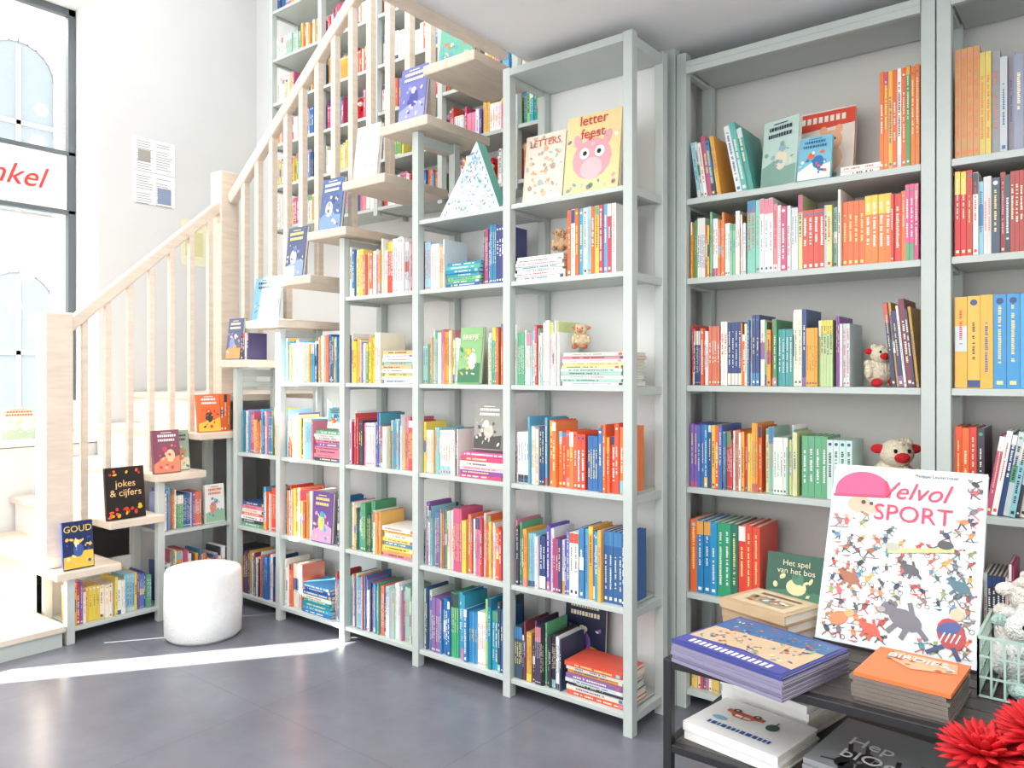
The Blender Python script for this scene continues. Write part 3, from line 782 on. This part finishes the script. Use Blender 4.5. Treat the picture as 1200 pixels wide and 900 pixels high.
# big "SPORT" book
def sport():
    w, h, t = .365, .475, .022
    mb = MB(); bg = hx('d6dde1')
    mb.box(-w/2, w/2, 0, .003, 0, h, bg); mb.box(-w/2, w/2, t-.003, t, 0, h, bg); mb.box(-w/2, -w/2+.003, .003, t-.003, 0, h, hx('c8ccd0'))
    mb.box(-w/2+.003, w/2-.003, .003, t-.003, .003, h-.003, PG)
    C = [hx(c) for c in 'b8382c 2a3a5a 3f8a8a 6a7078 d8834a 2a2a2e c85a6a 8aa05a 7a4a3a 5f86a8 bfa04a 4a4a52 8a7f78 a86a4a'.split()]
    y = -.0008
    pts = []
    for i in range(20):
        a = i*math.pi/19; pts.append((-.105+.07*math.cos(a), h-.072+.055*math.sin(a)))
    pts += [(-.175, h-.085), (-.035, h-.085)]
    mb.poly(pts, y, hx('cf3f74')); mb.line2(-.178, h-.088, -.05, h-.082, .008, y-.0003, hx('a82a58'))
    mb.ell2(-.11, h-.108, .03, .024, y+.0001, hx('e0a890')); mb.ell2(-.075, h-.118, .022, .012, y-.0003, hx('e0a890')); mb.ell2(-.10, h-.102, .006, .006, y-.0007, hx('2a2a2a')); mb.ell2(-.08, h-.104, .005, .005, y-.0007, hx('2a2a2a'))
    def fig(cx, cz, s, i):
        c = random.choice(C); c2 = random.choice(C); yy = y-.0004-.00008*(i % 13); a = U(-1.2, 1.2)
        dx, dz = math.sin(a), math.cos(a)
        mb.ell2(cx, cz, s*.3, s*.5, yy, c, rot=-a, n=9)
        hxx, hz = cx+dx*s*.62, cz+dz*s*.62
        mb.ell2(hxx, hz, s*.23, s*.2, yy-.00004, c2, n=8)
        for e in (-1, 1): mb.ell2(hxx+e*s*.15, hz+s*.18, s*.07, s*.11, yy, c2, n=5)
        for q in (-1, 1):
            mb.line2(cx+dx*s*.2, cz+dz*s*.2, cx+q*s*U(.5, .85), cz+s*U(-.1, .6), s*.12, yy, c)
            mb.line2(cx-dx*s*.3, cz-dz*s*.3, cx+q*s*U(.2, .7), cz-s*U(.6, .95), s*.15, yy, c2)
        r = R()
        if r < .22: mb.ring2(cx-s*.5, cz-s*.8, s*.28, s*.06, yy, hx('2a2a2e'), 9); mb.ring2(cx+s*.5, cz-s*.8, s*.28, s*.06, yy, hx('2a2a2e'), 9)
        elif r < .4: mb.ell2(cx+s*.8, cz+s*.4, s*.14, s*.14, yy, random.choice(C), n=8)
        elif r < .55: mb.line2(cx-s, cz-s*.9, cx+s, cz-s*.8, s*.08, yy, random.choice(C))
        elif r < .7: mb.poly([(cx-s*.7, cz-s), (cx+s*.7, cz-s*.9), (cx+s*.3, cz-s*1.2)][::-1], yy, random.choice(C))
    i = 0
    nx, nz = 11, 13
    for a in range(nx):
        for b in range(nz):
            sz = U(.014, .023)
            cx = -w/2+.022+(w-.044)*a/(nx-1)+U(-.009, .009); cz = .026+(h-.05)*b/(nz-1)+U(-.009, .009)
            cx = max(-w/2+.026, min(w/2-.026, cx)); cz = max(.03, min(h-.026, cz))
            if cz > h-.165 and -.09 < cx < .125: continue
            if cz > h-.13 and cx < -.03: continue
            if .03 < cz < .13 and (-.01 < cx < .11): continue
            i += 1; fig(cx, cz, sz, i)
    def big(px, pz, s, g, g2):
        L = lambda a, b, c, d, wd, yy, cl: mb.line2(px+a*s, pz+b*s, px+c*s, pz+d*s, wd*s, yy, cl)
        E = lambda a, b, ra, rb, yy, cl, rot=0: mb.ell2(px+a*s, pz+b*s, ra*s, rb*s, yy, cl, rot)
        E(.02, .11, .055, .033, y-.002, g, -.35); E(-.035, .14, .026, .022, y-.0023, g); E(-.058, .133, .014, .01, y-.0026, g2)
        E(-.03, .162, .008, .01, y-.0023, g); E(-.015, .158, .008, .01, y-.0023, g)
        for (a, b, c, d) in [(.0, .1, -.035, .06), (.03, .09, .01, .045), (.06, .09, .09, .055), (.05, .1, .03, .17)]: L(a, b, c, d, .016, y-.0021, g)
    big(.01, .005, .72, hx('6a6670'), hx('a098a0'))
    big(-.12, .12, .42, hx('9a5a3a'), hx('d8b090')); big(.13, .14, .4, hx('3f6a78'), hx('c8d0c8')); big(-.06, .0, .42, hx('c8503a'), hx('e8d0b0')); big(.02, .17, .36, hx('4a4a50'), hx('d8d0c8'))
    mb.ell2(.125, .07, .03, .038, y-.002, hx('b03038'), rot=.4); mb.ell2(.12, .082, .026, .015, y-.0024, hx('34508e'), rot=.4); mb.ell2(.135, .118, .015, .015, y-.0024, hx('d8b898'))
    for k in range(4): mb.line2(.103+k*.011, .05, .112+k*.011, .072, .003, y-.0026, hx('f0e8e0'))
    mb.line2(.11, .04, .075, .018, .01, y-.0021, hx('2a3a6a')); mb.line2(.13, .04, .145, .012, .01, y-.0021, hx('2a3a6a'))
    mb.ell2(-.13, .06, .024, .017, y-.002, hx('d87a4a'), rot=.5); mb.ell2(-.105, .077, .012, .01, y-.0022, hx('e8a06a'))
    mb.line2(-.03, .25, .12, .272, .012, y-.0018, hx('b2bc7a'))
    mb.ell2(-.02, .262, .018, .011, y-.002, hx('a8a89a')); mb.ell2(.1, .282, .018, .011, y-.002, hx('3a3a40'))
    o = mb.obj('sport_picture_book', M_BOOK, loc=(-.43, 2.055, tz+.011), rot=(-.42, 0, 0))
    text('Velvol', .066, (.015, -.004, h-.085), (math.pi/2, 0, 0), cmat('cf2f55'), o, shear=.35)
    text('SPORT', .062, (.02, -.004, h-.145), (math.pi/2, 0, 0), cmat('cf2f55'), o)
    text('Philippe Lechermeier', .012, (.07, -.004, h-.022), (math.pi/2, 0, 0), cmat('4a4a50'), o)
    return o
sport()
mb = MB()
for x in (-.53, -.33):
    mb.prism((x, 2.10, tz+.004), (x, 2.275, tz+.004), .006, .006)
    mb.prism((x, 2.118, tz+.008), (x, 2.270, tz+.33), .006, .006)
    mb.prism((x, 2.277, tz+.004), (x, 2.270, tz+.33), .006, .006)
mb.prism((-.53, 2.270, tz+.33), (-.33, 2.270, tz+.33), .006, .006)
mb.obj('book_easel', M_BLACK)

# wire basket with soft toys
bk = empty('wire_basket', (-.12, 2.04, tz+.0005))
mb = MB()
def wire(a, b, r=.0022): mb.prism(a, b, r*2, r*2)
bx, by, bh = .11, .12, .13
nn = 9
for z in (.004, .045, .09, bh):
    for (a, b) in [((-bx,-by),(bx,-by)),((bx,-by),(bx,by)),((bx,by),(-bx,by)),((-bx,by),(-bx,-by))]:
        wire((a[0], a[1], z), (b[0], b[1], z), .003 if z == bh else .002)
for k in range(nn+1):
    s_ = -1+2*k/nn
    for y in (-by, by): wire((s_*bx, y, .004), (s_*bx, y, bh))
    for x in (-bx, bx): wire((x, s_*by, .004), (x, s_*by, bh))
    wire((s_*bx, -by, .004), (s_*bx, by, .004))
mb.obj('wires', M_MINT, parent=bk)
for (n_, l, c, a) in [('toy_a', (-.04, -.03, .01), 'd8dcd8', 'a8c4bc'), ('toy_b', (.05, .02, .01), 'f0ece0', '8ac0b8'), ('toy_c', (-.03, .06, .03), 'd8d4cc', 'e8e4dc')]:
    o = plush(n_, l, .15 if n_ != 'toy_c' else .18, hx(c), hx(a), .5); o.parent = bk
# red flowers in a vase on a pedestal
fl = empty('red_dahlia_vase', (-.11, 1.39, 0))
mb = MB(); mb.lathe([(.12, 0), (.13, .02), (.13, .38), (.12, .4)], (1, 1, 1), 28); mb.obj('pedestal', M_RISER, parent=fl, smooth=False)
mb = MB(); mb.lathe([(.045, .4), (.075, .43), (.08, .5), (.05, .58), (.045, .62)], (1, 1, 1), 28); mb.obj('vase', M_POT, parent=fl, smooth=True)
mb = MB()
for k in range(6):
    a = k*1.05; mb.prism((0, 0, .6), (.07*math.cos(a), .07*math.sin(a), .72), .005, .005)
mb.obj('stems', M_LEAF, parent=fl)
mb = MB()
def dahlia(c, s):
    for ring, (n, tilt, L) in enumerate([(22, -.1, 1), (22, .2, 1), (20, .5, .92), (15, .85, .8), (11, 1.15, .6), (6, 1.4, .45)]):
        for i in range(n):
            a = 2*math.pi*(i+ring*.5)/n+U(-.1, .1); tl = tilt+U(-.1, .1)
            d = Vector((math.cos(a)*math.cos(tl), math.sin(a)*math.cos(tl), math.sin(tl)))
            rot = d.to_track_quat('X', 'Z').to_matrix()
            cc = Vector(c)+d*s*L*.55
            mb.ell(tuple(cc), (s*L*.5, s*.11, s*.05), (1, 1, 1), 8, 6, rot)
dahlia((-.045, .0, .755), .07); dahlia((.075, -.02, .77), .08); dahlia((.03, .1, .77), .075); dahlia((-.0, -.09, .715), .075); dahlia((.03, .02, .80), .07)
mb.obj('blooms', M_FLOWER, parent=fl, smooth=True)

# wooden stool on the platform
mb = MB()
mb.box(-.16, .16, -.16, .16, .42, .455)
for sx in (-1, 1):
    for sy in (-1, 1): mb.prism((sx*.12, sy*.12, .42), (sx*.15, sy*.15, 0), .03, .03)
mb.obj('wooden_stool', M_WOODT, loc=(-4.75, 1.15, .106), bevel=.003)
face_book('window_book', (-5.5, 2.15, .925), .2, .24, 'd2dcdc', ['e8e4dc','a8bcc8','d8b8a8'], 'scene', q)
face_book('window_book', (-5.5, 1.9, .925), .22, .2, 'd4dccc', ['b8ccb0','e8e8dc','c8d0b8'], 'scene', q)

# ------------------------------------------------------------ light
wd = bpy.data.worlds.new('sky'); sc.world = wd; wd.use_nodes = True
wd.node_tree.nodes['Background'].inputs[0].default_value = (.93, .97, 1, 1)
wd.node_tree.nodes['Background'].inputs[1].default_value = 2.2
def area(name, loc, rot, sx, sy, e, col=(1, 1, 1), target=None):
    l = bpy.data.lights.new(name, 'AREA'); l.shape = 'RECTANGLE'; l.size = sx; l.size_y = sy; l.energy = e; l.color = col
    o = bpy.data.objects.new(name, l); sc.collection.objects.link(o); o.location = loc; o.rotation_euler = rot
    if target: o.rotation_euler = (Vector(target)-Vector(loc)).to_track_quat('-Z', 'Y').to_euler()
area('overhead_fill', (-.9, .3, 2.6), (0, 0, 0), 2.0, 2.6, 82, (1, .98, .95))  # added soft fill under the low ceiling, no actual fixture
area('gallery_fill', (-3.5, 1.0, 4.9), (0, 0, 0), 2.4, 3.0, 82, (.99, .99, 1))  # added fill high over the stairs, out of view, no actual fixture
area('rear_fill', (-2.2, -2.4, 1.9), (math.radians(90), 0, 0), 5.5, 2.6, 118, (.99, .99, 1))  # added fill behind the camera; the front wall there is closed
area('window_side_fill', (-8.2, .6, 6.5), (0, 0, 0), 4, 3, 950, (1, .98, .95), target=(-4.6, 1.6, 1.6))  # unseen panel added outside above the window to brighten the stairs from the left
s = bpy.data.lights.new('sun', 'SUN'); s.energy = 55; s.angle = math.radians(.4); s.color = (1, .97, .92)
so = bpy.data.objects.new('sun', s); sc.collection.objects.link(so)
dv = Vector((.585, .81, -.58)); so.rotation_euler = dv.to_track_quat('-Z', 'Y').to_euler(); so.location = (-9, -6, 6)

cam = bpy.data.cameras.new('camera'); co = bpy.data.objects.new('camera', cam); sc.collection.objects.link(co)
co.location = (0, 0, 1.35); co.rotation_euler = (math.pi/2, 0, math.radians(38.2))
cam.sensor_width = 36; cam.lens = 26.88; cam.shift_y = -13/1200; cam.clip_start = .05
sc.camera = co
